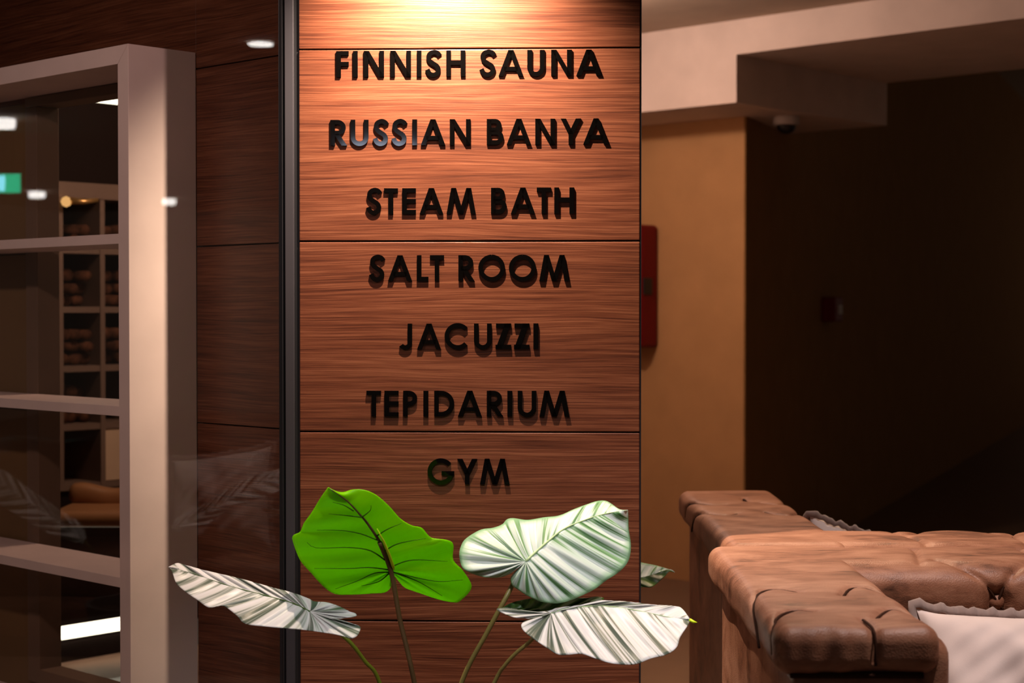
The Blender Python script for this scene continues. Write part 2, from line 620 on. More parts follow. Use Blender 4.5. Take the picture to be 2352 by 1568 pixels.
# ---- glass partition in line with the sign panel
gl = empty('window_1', panel(-0.9, 0.02, 0), 'clear glass partition beside the sign column', None, None, 'structure')
MB().box((-2.2, 0.022, 0.0), (-0.046, 0.030, CEIL), panel).build('pane', M['glass'], gl)
MB().box((-0.050, 0.004, 0), (-0.0345, 0.045, CEIL), panel).build('gasket', M['black_metal'], gl, bevel=0.002)
MB().box((-0.0405, -0.002, 0), (-0.0385, 0.005, CEIL), panel).build('gasket_lip', M['black_metal'], gl)
MB().box((-0.0335, -0.004, 0), (-0.0125, 0.045, CEIL), panel).build('mullion', M['grey_metal'], gl, bevel=0.0015)
MB().box((-0.0125, 0.006, 0), (-0.0003, 0.045, CEIL), panel).build('shadow_gap_profile', M['black_metal'], gl)

# ---- ceilings and bulkhead in the background
C0 = Vector((0.973, 7.3, 0))


def bk(s, n, z):                                 # s to the right along the bulkhead, n behind its face
    v = C0 - U * s + Vv * n
    return (v.x, v.y, z)


c = [Vector(bk(-2.103, 0, 0)), Vector(bk(5.5, 0, 0))]
poly = [(-7.2, -13), (5.5, -13), (5.5, c[1].y), (c[1].x, c[1].y), (c[0].x, c[0].y), (-0.56, 4.05), (-7.2, 4.05)]
mb = MB()
n = len(poly)
mb.add([(x, y, CEIL) for x, y in poly] + [(x, y, CEIL + 0.05) for x, y in poly],
       [tuple(range(n))[::-1], tuple(range(n, 2 * n))] + [(i, (i + 1) % n, n + (i + 1) % n, n + i) for i in range(n)])
tag(mb.build('ceiling', M['ceiling']), 'beige lounge ceiling in front of the bulkhead', None, None, 'structure')
tag(MB().box((-4.2, 0.0, 2.2), (0.0, 1.25, CEIL), bk).build('trim_2', M['bulkhead']), 'low boxed bulkhead over the ochre wall', None, None, 'structure')
tag(MB().box((0.0, 0.0, 2.407), (5.5, 1.25, CEIL), bk).build('trim_3', M['bulkhead']), 'high boxed bulkhead over the dark wall', None, None, 'structure')

Y1 = P_plane(1710, 712, bk(0, 0.454, 0), Vv)
Y1.z = 0


def ow(s, n, z):
    v = Y1 + U * s + Vv * n
    return (v.x, v.y, z)


tag(MB().box((0, 0, 0), (3.6, 0.01, 2.2), ow).build('wall_back', M['ochre']), 'ochre yellow back wall under the low bulkhead', None, None, 'structure')
DW = Vector((0.389, 0.921, 0)).normalized()
DN = Vector((-DW.y, DW.x, 0))


def dw(s, n, z):
    v = Y1 + DW * s + DN * n
    return (v.x, v.y, z)


tag(MB().box((0.0, -0.004, 0), (15, 0.004, 3.64), dw).build('wall_right', M['dark_wall']), 'dark brown wall receding behind the sofas', None, None, 'structure')
tag(MB().box((0.9, -9, 3.64), (15, 0.1, 3.7), dw).build('trim_4', M['ceiling']), 'high ceiling over the dark wall', None, None, 'structure')

tag(MB().box((-0.43, 4.31, 0), (-0.39, 9.0, CEIL)).build('wall_light_block', M['bulkhead']), 'unseen partition added behind the sign column to block next room light', None, None, 'structure')  # unseen, added to keep next room light out of the lounge

# ------------------------------------------------------------------ sign lettering
ST = 0.178


def strip(path, w):
    """constant-width stroke polygons (list of quads) along a 2D path"""
    out = []
    n = len(path)
    L, R = [], []
    for i in range(n):
        a = path[max(i - 1, 0)]
        b = path[min(i + 1, n - 1)]
        dx, dy = b[0] - a[0], b[1] - a[1]
        l = math.hypot(dx, dy) or 1
        nx, ny = -dy / l * w / 2, dx / l * w / 2
        L.append((path[i][0] + nx, path[i][1] + ny))
        R.append((path[i][0] - nx, path[i][1] - ny))
    return [L + R[::-1]]


def arc(cx, cy, rx, ry, a0, a1, n=18):
    return [(cx + rx * math.cos(math.radians(a0 + (a1 - a0) * i / n)), cy + ry * math.sin(math.radians(a0 + (a1 - a0) * i / n))) for i in range(n + 1)]


def rect(x0, y0, x1, y1):
    return [(x0, y0), (x1, y0), (x1, y1), (x0, y1)]


def bar(x0, y0, x1, y1, w):
    """slanted stroke with flat top and bottom, horizontal width w"""
    return [(x0 - w / 2, y0), (x0 + w / 2, y0), (x1 + w / 2, y1), (x1 - w / 2, y1)]


def glyph(c, w):
    """polygons in a box of width w and height 1"""
    t = ST
    h = t / 2
    if c == 'I':
        return [rect(0, 0, w, 1)]
    if c == 'F':
        return [rect(0, 0, t, 1), rect(t, 1 - t * 0.95, w, 1), rect(t, 0.42, w, 0.42 + t * 0.95)]
    if c == 'E':
        return [rect(0, 0, t, 1), rect(t, 1 - t * 0.95, w, 1), rect(t, 0.42, w, 0.42 + t * 0.95), rect(t, 0, w, t * 0.95)]
    if c == 'L':
        return [rect(0, 0, t, 1), rect(t, 0, w, t * 0.95)]
    if c == 'T':
        return [rect(w / 2 - h, 0, w / 2 + h, 1 - t * 0.9), rect(0, 1 - t * 0.95, w, 1)]
    if c == 'H':
        return [rect(0, 0, t, 1), rect(w - t, 0, w, 1), rect(t, 0.44, w - t, 0.44 + t)]
    if c == 'N':
        d = t * 1.12
        return [rect(0, 0, t, 1), rect(w - t, 0, w, 1), bar(d / 2, 1, w - d / 2, 0, d)[::-1]]
    if c == 'M':
        d = t * 1.05
        q = w * 0.16
        return [bar(d / 2, 0, q + d / 2, 1, d), bar(w - d / 2, 0, w - q - d / 2, 1, d),
                bar(w / 2, 0, q + d / 2, 1, d), bar(w / 2, 0, w - q - d / 2, 1, d)]
    if c == 'A':
        d = t * 1.1
        return [bar(d / 2, 0, w / 2, 1, d), bar(w - d / 2, 0, w / 2, 1, d), rect(w * 0.22, 0.20, w * 0.78, 0.20 + t * 0.9)]
    if c == 'Y':
        d = t * 1.15
        return [bar(w / 2, 0.40, d / 2, 1, d), bar(w / 2, 0.40, w - d / 2, 1, d), rect(w / 2 - h, 0, w / 2 + h, 0.45)]
    if c == 'Z':
        d = t * 1.35
        return [rect(0.02, 1 - t * 0.95, w, 1), rect(0, 0, w, t * 0.95), bar(d / 2, 0, w - d / 2, 1, d)]
    if c == 'O':
        return strip(arc(w / 2, 0.5, w / 2 - h, 0.52 - h, 90, 450, 48), t)
    if c == 'C':
        return strip(arc(0.515, 0.5, 0.515 - h, 0.52 - h, 42, 318, 40), t)
    if c == 'G':
        return strip(arc(0.52, 0.5, 0.52 - h, 0.52 - h, 40, 350, 42), t) + [rect(w * 0.52, 0.5 - t * 0.85, w - 0.01, 0.52)]
    if c == 'U':
        r = w / 2 - h
        return strip([(h, 1)] + arc(w / 2, r + h - 0.02, r, r, 180, 360, 24) + [(w - h, 1)], t)
    if c == 'J':
        r = (w - h) * 0.44
        return strip([(w - h, 1)] + arc(w - h - r, r + h - 0.02, r, r, 0, -150, 20), t)
    if c == 'D':
        ry = 0.5 - h
        rx = min(w - h - t, ry + 0.02)
        return [rect(0, 0, t, 1)] + strip([(t * 0.5, 1 - h), (w - h - rx, 1 - h)] + arc(w - h - rx, 0.5, rx, ry, 90, -90, 24) + [(t * 0.5, h)], t)
    if c in 'PR':
        cy, ry = 0.70, 0.30 - h
        rx = ry * 1.15
        b = [rect(0, 0, t, 1)] + strip([(t * 0.5, 1 - h), (w * 0.92 - h - rx, 1 - h)] + arc(w * 0.92 - h - rx, cy, rx, ry, 90, -90, 18) + [(t * 0.5, 0.40 + h)], t)
        if c == 'R':
            d = t * 1.2
            b.append(bar(w - d / 2, 0, w * 0.36, 0.46, d))
        return b
    if c == 'B':
        r1 = 0.255 - h
        r2 = 0.285 - h
        return [rect(0, 0, t, 1)] \
            + strip([(t * 0.5, 1 - h)] + [(w * 0.88 - h - r1, 1 - h)] + arc(w * 0.88 - h - r1, 1 - 0.255, r1, r1, 90, -90, 16) + [(t * 0.5, 0.49 + h)], t) \
            + strip([(t * 0.5, 0.57 - h)] + [(w - h - r2, 0.57 - h)] + arc(w - h - r2, 0.285, r2, r2, 90, -90, 16) + [(t * 0.5, h)], t)
    if c == 'S':
        pts = [(0.90, 0.80), (0.76, 0.90), (0.52, 0.935), (0.26, 0.86), (0.19, 0.72), (0.27, 0.595), (0.50, 0.49), (0.72, 0.40), (0.82, 0.26), (0.72, 0.115), (0.47, 0.06), (0.24, 0.12), (0.11, 0.275)]
        q = catmull([(x * w if 0.3 < x < 0.7 else (x * w), y, 0) for x, y in pts], 46)
        return strip([(p.x, p.y) for p in q], t)
    return []


LINES = [
    ('FINNISH SAUNA', [(772.4, 800.8), (811, 821.5), (835.6, 882), (896.6, 944), (957.4, 968), (977.6, 1013.5), (1025, 1068.5), (1101.7, 1139), (1145, 1202), (1211, 1250.5), (1266, 1313), (1323.5, 1381.7)], 117.2, 177.2, 113.2, 173.6),
    ('RUSSIAN BANYA', [(758.8, 797), (805.5, 846.4), (857.5, 892), (900, 934.8), (947, 958), (966.5, 1022.7), (1033, 1080.8), (1118, 1156.5), (1163.8, 1220), (1229.4, 1275), (1287.7, 1334.7), (1339.6, 1398.5)], 275.2, 334.4, 271.4, 331),
    ('STEAM BATH', [(842, 876.4), (882, 914), (924, 955.3), (963.7, 1018), (1025.6, 1093), (1127.8, 1163.8), (1173.3, 1229), (1233, 1265.5), (1273, 1318.6)], 432.5, 492, 430, 490.3),
    ('SALT ROOM', [(848.7, 883.7), (891, 946.5), (957.5, 984), (987.4, 1020), (1052.8, 1090), (1098.6, 1160), (1168.7, 1231), (1238.5, 1307.5)], 586, 645.5, 585.3, 645),
    ('JACUZZI', [(917, 946.7), (958, 1013), (1021, 1077.5), (1088.6, 1129), (1138, 1174), (1180.4, 1216), (1225, 1236.2)], 743, 801.8, 742.4, 801.2),
    ('TEPIDARIUM', [(841.7, 875.3), (883, 915.5), (926, 961), (972.5, 984), (997.3, 1043.3), (1051.5, 1106.8), (1118, 1156), (1165.3, 1176.6), (1189, 1231.7), (1239, 1308)], 897, 956.2, 897.2, 956.6),
    ('GYM', [(982, 1044), (1050.3, 1096), (1102.3, 1170.7)], 1053.5, 1112, 1053.5, 1112),
]
LT = 0.0045


def panel_xz(px, py):
    q = P_plane(px, py, Vector(panel(0, -LT, 0)), n_in)
    return (q - PL).dot(e_dir), q.z


for text, ext, tl, bl, trr, br in LINES:
    letters = [ch for ch in text if ch != ' ']
    xm, zm = panel_xz((ext[0][0] + ext[-1][1]) / 2, bl)
    root = empty('sign_lettering', panel(xm, 0, zm), 'raised glossy black capitals reading %s on the wood column' % text, 'lettering', 'spa room names on the sign column')
    xa, xb = ext[0][0], ext[-1][1]
    for ch, (l, r) in zip(letters, ext):
        k = ((l + r) / 2 - xa) / (xb - xa)
        yt, yb = tl + (trr - tl) * k, bl + (br - bl) * k
        x0, z0 = panel_xz(l, yb)
        x1, z1 = panel_xz(r, yt)
        H = z1 - z0
        m_ = MB()
        for poly in glyph(ch, (x1 - x0) / H):
            m_.prism([(x0 + a * H, z0 + b * H) for a, b in poly], panel, -LT, 0.0)
        m_.build('letter', M['letter_black'], root)

# ------------------------------------------------------------------ leather sofas
def rounded_box(lo, hi, r, res, skip=()):
    lo, hi = np.array(lo, float), np.array(hi, float)
    Vs, Fs, base = [], [], 0
    for ax in range(3):
        a, b = [(1, 2), (2, 0), (0, 1)][ax]
        na = max(2, int((hi[a] - lo[a]) / res))
        nb = max(2, int((hi[b] - lo[b]) / res))
        ga, gb = np.linspace(lo[a], hi[a], na + 1), np.linspace(lo[b], hi[b], nb + 1)
        A, B = np.meshgrid(ga, gb, indexing='ij')
        for side in (0, 1):
            if (ax, side) in skip:
                continue
            p = np.zeros((A.size, 3))
            p[:, a], p[:, b] = A.ravel(), B.ravel()
            p[:, ax] = hi[ax] if side else lo[ax]
            i, j = np.meshgrid(np.arange(na), np.arange(nb), indexing='ij')
            q = (i * (nb + 1) + j).ravel()
            f = np.stack([q, q + nb + 1, q + nb + 2, q + 1], 1)
            if not side:
                f = f[:, ::-1]
            Vs.append(p)
            Fs.append(f + base)
            base += len(p)
    V, F = np.concatenate(Vs), np.concatenate(Fs)
    key = np.round(V, 5)
    _, first, inv = np.unique(key, axis=0, return_index=True, return_inverse=True)
    V = V[first]
    F = inv.reshape(-1)[F]
    c = np.clip(V, lo + r, hi - r)
    n = V - c
    n /= np.maximum(np.linalg.norm(n, axis=1, keepdims=True), 1e-9)
    return c + n * r, n, F


def dist_poly(V, pts):
    d = np.full(len(V), 9.0)
    for a, b in zip(pts[:-1], pts[1:]):
        a, b = np.array(a), np.array(b)
        ab = b - a
        t = np.clip(((V - a) @ ab) / (ab @ ab + 1e-12), 0, 1)
        d = np.minimum(d, np.linalg.norm(V - a - t[:, None] * ab, axis=1))
    return d


def groove(V, N, lines, depth=0.009, w=0.0075, puff=0.004, pw=0.035):
    out = np.zeros(len(V))
    for pts in lines:
        d = dist_poly(V, pts)
        out += -depth * np.exp(-(d / w) ** 2) - puff * np.exp(-(d / pw) ** 2)
    return V + N * out[:, None]


def wobble(V, N, amp, k, seed=0.0):
    s = np.sin(V[:, 0] * k + seed) * np.sin(V[:, 1] * k * 1.3 + 2 * seed) * np.sin(V[:, 2] * k * 1.1 + 1 + seed)
    return V + N * (amp * s)[:, None]


def make_sofa(label, mirror_y=None, dx=0.0, fine=0.005, YF=2.88):
    """leather sofa: back along y=3.93, arms running towards the camera"""
    def tf(p):
        p = np.array(p, float).copy()
        p[..., 0] += dx
        if mirror_y is not None:
            p[..., 1] = 2 * mirror_y - p[..., 1]
        return p
    X0, X1, YB = 0.452, 2.42, 3.90
    c0 = tf([(X0 + X1) / 2, (YB + YF) / 2, 0])
    root = empty('leather_sofa', tuple(c0), label, 'sofa', 'brown leather sofas standing back to back')

    def put(name, V, F, mat, smooth=True):
        F = np.array(F)
        if mirror_y is not None:
            F = F[:, ::-1]
        return mesh_obj(name, tf(V), F, mat, root, smooth)

    def tubes(name, pts, rad, mat):
        m_ = MB().tube([tuple(q) for q in tf(pts)], rad, 6)
        return m_.build(name, mat, root, smooth=True)

    # pleats on the left arm pad: (x, y, z) polylines
    zt = 0.753
    arm_l = [
        [(0.56, 3.27, zt), (0.533, 3.305, zt), (0.50, 3.30, zt), (0.472, 3.245, 0.75), (0.456, 3.19, 0.735), (0.452, 3.13, 0.71), (0.452, 3.09, 0.68)],
        [(0.552, 3.06, zt), (0.52, 3.075, zt), (0.49, 3.04, zt), (0.466, 2.985, 0.748), (0.454, 2.95, 0.73), (0.452, 2.93, 0.70)],
        [(0.640, 3.235, zt), (0.668, 3.315, zt), (0.698, 3.325, zt), (0.722, 3.27, 0.748), (0.738, 3.22, 0.73)],
        [(0.655, 3.005, zt), (0.686, 3.07, zt), (0.708, 3.075, zt), (0.726, 3.035, 0.747), (0.739, 2.99, 0.73)],
        [(0.627, 2.99, zt), (0.627, 2.91, zt), (0.627, 2.884, 0.735), (0.627, 2.88, 0.69)],
    ]
    soft = [[tuple(q) for q in catmull(l, 14)] for l in arm_l]
    for side in (0, 1):
        xa, xb = (X0, X0 + 0.29) if side == 0 else (X1 - 0.29, X1)
        V, N, F = rounded_box((xa, YF, 0.668), (xb, YB, 0.755), 0.032, fine if side == 0 else 0.02)
        V = wobble(V, N, 0.0022, 17)
        # gathered front end
        fm = np.exp(-((V[:, 1] - YF) / 0.02) ** 2)
        V[:, 1] += fm * (0.0022 * np.sin(V[:, 0] * 130) + 0.002 * np.sin(V[:, 0] * 71 + 1)) * (V[:, 0] < xa + 0.17)
        if side == 0:
            V = groove(V, N, soft)
        put('arm_pad', V, F, M['leather'])
        if side == 0:
            for l in soft:
                tubes('pleat_shade', [np.array(q) - np.array((0, 0, 0.0065 if q[2] > 0.745 else 0.003)) + np.array((0.0045 if q[0] < 0.47 else (-0.0045 if q[0] > 0.73 else 0), 0.004 if q[1] < 2.9 else 0, 0)) for q in l], 0.0027, M['leather_dark'])  # dark tube in each groove, crease shade put in as colour
        s = 1 if side == 0 else -1
        xo = xa if side == 0 else xb
        V, N, F = rounded_box((min(xo + s * 0.034, xo + s * 0.262), YF + 0.012, 0.075), (max(xo + s * 0.034, xo + s * 0.262), YB - 0.01, 0.672), 0.012, 0.02)
        put('arm_body', V, F, M['leather'])
        V, N, F = rounded_box((min(xo + s * 0.21, xo + s * 0.315), YF + 0.02, 0.34), (max(xo + s * 0.21, xo + s * 0.315), YB - 0.22, 0.735), 0.045, 0.012)
        put('inner_arm', wobble(V, N, 0.004, 20, 1), F, M['leather'])
        pts = [(xo + s * 0.036, y, 0.668) for y in np.linspace(YF + 0.02, YB - 0.01, 12)]
        tubes('piping', pts, 0.006, M['leather_dark'])
        pts = [(x, YF + 0.016, 0.668) for x in np.linspace(xa + 0.03, xb - 0.03, 8)]
        tubes('piping', pts, 0.006, M['leather_dark'])
    # back, with button and pleats
    zt = 0.752
    pitch_x = 0.235
    lines, btn = [], []
    for k in range(7):
        bx = 1.051 + k * pitch_x
        if bx > X1 - 0.32:
            break
        btn.append((bx, 3.628, 0.668))
        lines.append([(bx - 0.125, 3.87, zt), (bx - 0.133, 3.80, zt), (bx - 0.162, 3.66, 0.75)] if k == 0 else [(bx - 0.118, 3.87, zt), (bx - 0.121, 3.80, zt), (bx - 0.118, 3.70, zt)])
        lines.append([(bx - 0.118, 3.70, zt), (bx - 0.095, 3.665, 0.75), (bx - 0.055, 3.635, 0.733), (bx - 0.022, 3.628, 0.70), (bx, 3.628, 0.668)])
        lines.append([(bx + 0.118, 3.70, zt), (bx + 0.072, 3.668, 0.75), (bx + 0.036, 3.638, 0.735), (bx + 0.012, 3.628, 0.70), (bx, 3.628, 0.668)])
        lines.append([(bx, 3.628, 0.668), (bx + 0.118, 3.628, 0.52)])
        lines.append([(bx, 3.628, 0.668), (bx - 0.118, 3.628, 0.52)])
    V, N, F = rounded_box((X0 + 0.045, 3.625, 0.33), (X1 - 0.045, YB, 0.7548), 0.050, fine + 0.001)
    soft_b = [[tuple(q) for q in catmull(l, 10)] for l in lines]
    V = groove(V, N, [l for l in soft_b if l[-1][2] > 0.74], 0.009, 0.007, 0.0025, 0.025)
    V = groove(V, N, [l for l in soft_b if l[-1][2] <= 0.74], 0.011, 0.008, 0.005, 0.030)
    for b in btn:
        d = np.linalg.norm(V - np.array(b), axis=1)
        V = V - N * (0.022 * np.exp(-(d / 0.020) ** 2))[:, None]
    # pillowing of the roll between the pleats
    fr_ = (V[:, 1] < 3.72)
    V[:, 1] -= fr_ * 0.020 * np.clip(1 - ((V[:, 2] - 0.69) / 0.075) ** 2, 0, 1)
    V = wobble(V, N, 0.0022, 17)
    put('backrest', V, F, M['leather'])
    for l in soft_b:
        if l[0][0] < 1.35:
            q = [np.array(p_) + np.array((0, 0.014 - (0.020 * max(0, 1 - ((p_[2] - 0.69) / 0.075) ** 2) if p_[1] < 3.72 else 0), -0.012 if p_[2] > 0.74 else 0)) for p_ in l]
            tubes('pleat_shade', q, 0.0028, M['leather_dark'])  # dark tubes paint the crease shade along the back grooves
    for b in btn:
        cpt = tf(np.array(b) + np.array((0, 0.004, 0)))
        s = -1 if mirror_y is None else 1
        MB().lathe([(0.002, 0.014 * -s), (0.014, 0.010 * -s), (0.018, 0.0), (0.014, 0.008 * s), (0.006, 0.012 * s), (0.001, 0.013 * s)][::1], tuple(cpt), 16, 'y').build('button', M['leather'], root, smooth=True)
    V, N, F = rounded_box((X0 + 0.033, YB - 0.09, 0.075), (X1 - 0.033, YB - 0.008, 0.70), 0.012, 0.03)
    put('back_panel', V, F, M['leather'])
    for k in range(2):
        xa = X0 + 0.31 + k * 0.675
        V, N, F = rounded_box((xa, YF + 0.03, 0.22), (xa + 0.67, 3.66, 0.36), 0.05, 0.02)
        put('seat_cushion', wobble(V, N, 0.005, 12, 3), F, M['leather'])
    V, N, F = rounded_box((X0 + 0.25, YF + 0.03, 0.075), (X1 - 0.25, YB - 0.05, 0.23), 0.012, 0.04)
    put('seat_base', V, F, M['leather'])
    for x in (X0 + 0.09, X1 - 0.09):
        for y in (YF + 0.08, YB - 0.08):
            q = tf([x, y, 0])
            MB().lathe([(0.022, 0), (0.032, 0.076)], tuple(q), 12).build('leg', M['wood_leg'], root)
    return root


make_sofa('brown leather sofa facing the camera with tufted back, nearest the viewer')
make_sofa('brown leather sofa turned away, standing behind the nearer sofa', 3.905, 0.05, 0.007, 2.72)


# ------------------------------------------------------------------ pillows with gathered flange
def make_pillow(corner, right, down, size, label, thick=0.095, seed=0.0):
    """corner = top left of the body; right/down = edge directions"""
    ex, ey = Vector(right).normalized(), Vector(down)
    ey = (ey - ex * ey.dot(ex)).normalized()
    ez = ey.cross(ex).normalized()                # towards the viewer
    if ez.y > 0:
        ez = -ez
    a = size / 2
    ctr = Vector(corner) + ex * a + ey * a
    root = empty('throw_pillow', tuple(ctr), label, 'pillow', 'pale linen throw pillows on the sofas')
    n = 70
    g = np.linspace(-1, 1, n)
    A, B = np.meshgrid(g, g, indexing='ij')
    A, B = A.ravel(), B.ravel()
    t = thick * (np.clip(1 - np.abs(A) ** 2.6, 0, 1) * np.clip(1 - np.abs(B) ** 2.6, 0, 1)) ** 0.55
    pin = 1 - 0.045 * (1 - np.abs(B) ** 2) * (np.abs(A) ** 3)
    pin2 = 1 - 0.045 * (1 - np.abs(A) ** 2) * (np.abs(B) ** 3)
    wr = 0.010 * np.sin(6 * (A - 0.8 * B) + seed) * np.exp(-((A + B + 0.6) / 1.0) ** 2) + 0.0045 * np.sin(13 * (A - 0.45 * B) + 1 + seed + 1.5 * np.sin(3 * B)) * (1 - B ** 2) + 0.0025 * np.sin(21 * (B + 0.7 * A) + seed)
    env = np.clip(t / thick, 0, 1)
    V, F = [], []
    for s in (1, -1):
        tt = s * (t + wr * env)
        ear = 1 + 0.05 * (np.abs(A) * np.abs(B)) ** 5
        for x, y, z in zip(A * pin * a * ear, B * pin2 * a * ear, tt):
            V.append(tuple(ctr + ex * x + ey * y + ez * z))
    for s in (0, 1):
        o = s * n * n
        for i in range(n - 1):
            for j in range(n - 1):
                q = (o + i * n + j, o + (i + 1) * n + j, o + (i + 1) * n + j + 1, o + i * n + j + 1)
                F.append(q if s else q[::-1])
    mesh_obj('cushion', V, F, M['linen'], root, True)
    # gathered flange: a closed rim round the four sides
    V, F = [], []
    per = []
    m_ = 60
    for k in range(4):
        for i in range(m_):
            u_ = -1 + 2 * i / m_
            per.append([(u_, -1), (1, u_), (-u_, 1), (-1, -u_)][k])
    R = 7
    N_ = len(per)
    for k, (x, y) in enumerate(per):
        px_ = 1 - 0.045 * (1 - y * y) * (abs(x) ** 3)
        py_ = 1 - 0.045 * (1 - x * x) * (abs(y) ** 3)
        er_ = 1 + 0.05 * (abs(x) * abs(y)) ** 5
        c_ = ctr + ex * (x * px_ * a * er_) + ey * (y * py_ * a * er_)
        out = ex * (x if abs(x) > 0.999 else 0) + ey * (y if abs(y) > 0.999 else 0)
        if out.length < 0.1:
            out = ex * x + ey * y
        out.normalize()
        fold = 0.0035 * math.sin(k * 1.9 + seed) + 0.003 * math.sin(k * 0.83 + 1)
        wdt = 0.020 + 0.003 * math.sin(k * 1.1)
        for j in range(R):
            q = 2 * math.pi * j / R
            V.append(tuple(c_ + out * (0.002 + wdt * 0.5 * (1 + math.cos(q))) + ez * (fold + 0.0045 * math.sin(q))))
    for k in range(N_):
        k2 = (k + 1) % N_
        for j in range(R):
            j2 = (j + 1) % R
            F.append((k * R + j, k2 * R + j, k2 * R + j2, k * R + j2))
    mesh_obj('flange', V, F, M['linen_edge'], root, True)
    return root


pc = P(2116, 1408, 3.43)
make_pillow(tuple(pc), (1, 0.02, -0.03), (0.16, -0.34, -0.60), 0.37, 'pale linen throw pillow leaning in the corner of the nearer sofa')
pc = P(1866, 1192, 4.55)
make_pillow(tuple(pc), (1, -0.06, -0.27), (0.24, 0.30, -0.60), 0.37, 'cream pillow whose corner peeks over the back of the farther sofa', seed=1.3)


# ------------------------------------------------------------------ potted plant
def resample(pts, n):
    pts = [Vector((p[0], p[1])) for p in pts]
    L = [0.0]
    for a, b in zip(pts[:-1], pts[1:]):
        L.append(L[-1] + (b - a).length)
    out = []
    k = 0
    for i in range(n):
        t = L[-1] * i / (n - 1)
        while k < len(pts) - 2 and L[k + 1] < t:
            k += 1
        f = (t - L[k]) / max(1e-6, L[k + 1] - L[k])
        out.append(pts[k].lerp(pts[k + 1], min(1, max(0, f))))
    return out


def smooth_line(pts, n):
    return resample([(q.x, q.y) for q in catmull([(x, y, 0) for x, y in pts], 8 * len(pts))], n)


def make_leaf(parent, mid, A, B, depth, mats, w0=(0.35, 0.35), ripple=(0.004, 15), fold=0.0, cup=0.0, rib=None, rib_r=0.0028, label=None, lead=1.25, veins=None, tf=None):
    """a leaf blade from its midrib and its two margins; depth(px, py) gives the distance of the leaf's own tilted plane"""
    tf = tf or (lambda p: p)
    Mid = smooth_line(mid, 80)

    def at_mid(u):
        t = u * 79
        k = min(78, int(t))
        return Mid[k].lerp(Mid[k + 1], t - k)
    Vt, Ft, UV, side_faces = [], [], [], []
    n, m = 110, 22
    for sd, (marg, ww0) in enumerate(((A, w0[0]), (B, w0[1]))):
        E = smooth_line(marg, n)
        base = len(Vt)
        for i in range(n):
            w = i / (n - 1)
            u = max(0.0, (w - ww0) / (1 - ww0)) ** lead
            s0 = at_mid(min(1, u))
            e = E[i]
            ahead = at_mid(min(1, u + 0.10))
            c = s0.lerp(e, 0.45) + (ahead - s0) * 0.25 * (-1 if w < ww0 else -1) * 0.6
            for j in range(m):
                v = j / (m - 1)
                q = s0 * (1 - v) ** 2 + c * 2 * v * (1 - v) + e * v * v
                d = depth(q.x, q.y) + ripple[0] * math.sin(w * 2 * math.pi * ripple[1] + sd) * math.sin(math.pi * min(1, v * 0.8 + 0.05)) - fold * v + cup * v * v
                Vt.append(tuple(tf(P(q.x, q.y, d))))
                UV.append((w + sd * 3.3, v))
        for i in range(n - 1):
            for j in range(m - 1):
                q = (base + i * m + j, base + (i + 1) * m + j, base + (i + 1) * m + j + 1, base + i * m + j + 1)
                Ft.append(q if sd else q[::-1])
                side_faces.append(sd)
    o = mesh_obj('leaf', Vt, Ft, mats[0], parent, True, UV)
    if len(mats) > 1:
        o.data.materials.append(mats[1])
        for p_, s_ in zip(o.data.polygons, side_faces):
            p_.material_index = s_
    sol = o.modifiers.new('thickness', 'SOLIDIFY')
    sol.thickness = 0.0012
    sol.offset = 0
    if label:
        o['label'] = label
    if rib:
        pts = [tf(P(q.x, q.y, depth(q.x, q.y) - 0.001)) for q in Mid[::3]]
        k = len(pts)
        MB().tube(pts, [rib_r * (1 - 0.8 * i / (k - 1)) for i in range(k)], 8).build('midrib', rib, o, smooth=True)
    for ln in veins or []:
        pts = [P(q.x, q.y, depth(q.x, q.y) - 0.0035 - 0.3 * ripple[0]) for q in smooth_line(ln, 16)]
        k = len(pts)
        MB().tube(pts, [0.0015 * (1 - 0.7 * i / (k - 1)) for i in range(k)], 6).build('side_vein', M['vein'], o, smooth=True)
    return o


def plane_depth(x0, y0, d0, gx, gy):
    return lambda x, y: d0 + gx * (x - x0) / 1000 + gy * (y - y0) / 1000


POT = Vector((-0.17, 3.42, 0))
plant = empty('potted_plant', tuple(POT), 'potted plant with silver striped and plain green heart leaves before the sign', 'plant')
MB().lathe([(0.13, 0.0), (0.135, 0.01), (0.19, 0.40), (0.195, 0.42), (0.18, 0.42), (0.172, 0.385)], tuple(POT), 40).build('pot', M['pot'], plant, smooth=False)
MB().lathe([(0.172, 0.37), (0.173, 0.386), (0.02, 0.392)], tuple(POT), 32).build('soil', M['soil'], plant)


def stem(pts, rad, mat):
    q = catmull(pts, 30)
    MB().tube(q, rad, 10).build('stem', mat, plant, smooth=True)


def pot_pt(dx, dy):
    return POT + Vector((dx, dy, 0.385))


# left silver leaf, seen almost edge on
d1 = plane_depth(712, 1404, 3.36, 0.10, -1.55)
make_leaf(plant, [(712, 1404), (672, 1385), (620, 1370), (547, 1351), (505, 1338), (443, 1317), (387, 1302)],
          [(737, 1414), (778, 1420), (816, 1415), (817, 1409), (803, 1404), (776, 1391), (749, 1383), (722, 1381), (708, 1374), (672, 1361), (630, 1350), (557.5, 1330), (516, 1320), (464, 1308), (414, 1294), (403, 1294), (387, 1302)],
          [(737, 1416), (766, 1422), (795, 1427), (812, 1433), (827, 1438), (827, 1447), (820, 1460), (805, 1466), (787, 1460), (755, 1454), (697, 1446), (618, 1439), (564, 1432), (545, 1414), (516, 1392), (499, 1392), (478, 1394), (453, 1377), (428, 1360), (405, 1339), (395, 1312), (387, 1302)],
          d1, [M['leaf_grey']], (0.36, 0.34), (0.006, 13), cup=0.0, rib=M['leaf_dark'], rib_r=0.0016, label='narrow silver striped leaf reaching left', lead=1.9)
b1 = P(716, 1408, d1(716, 1408) + 0.012)
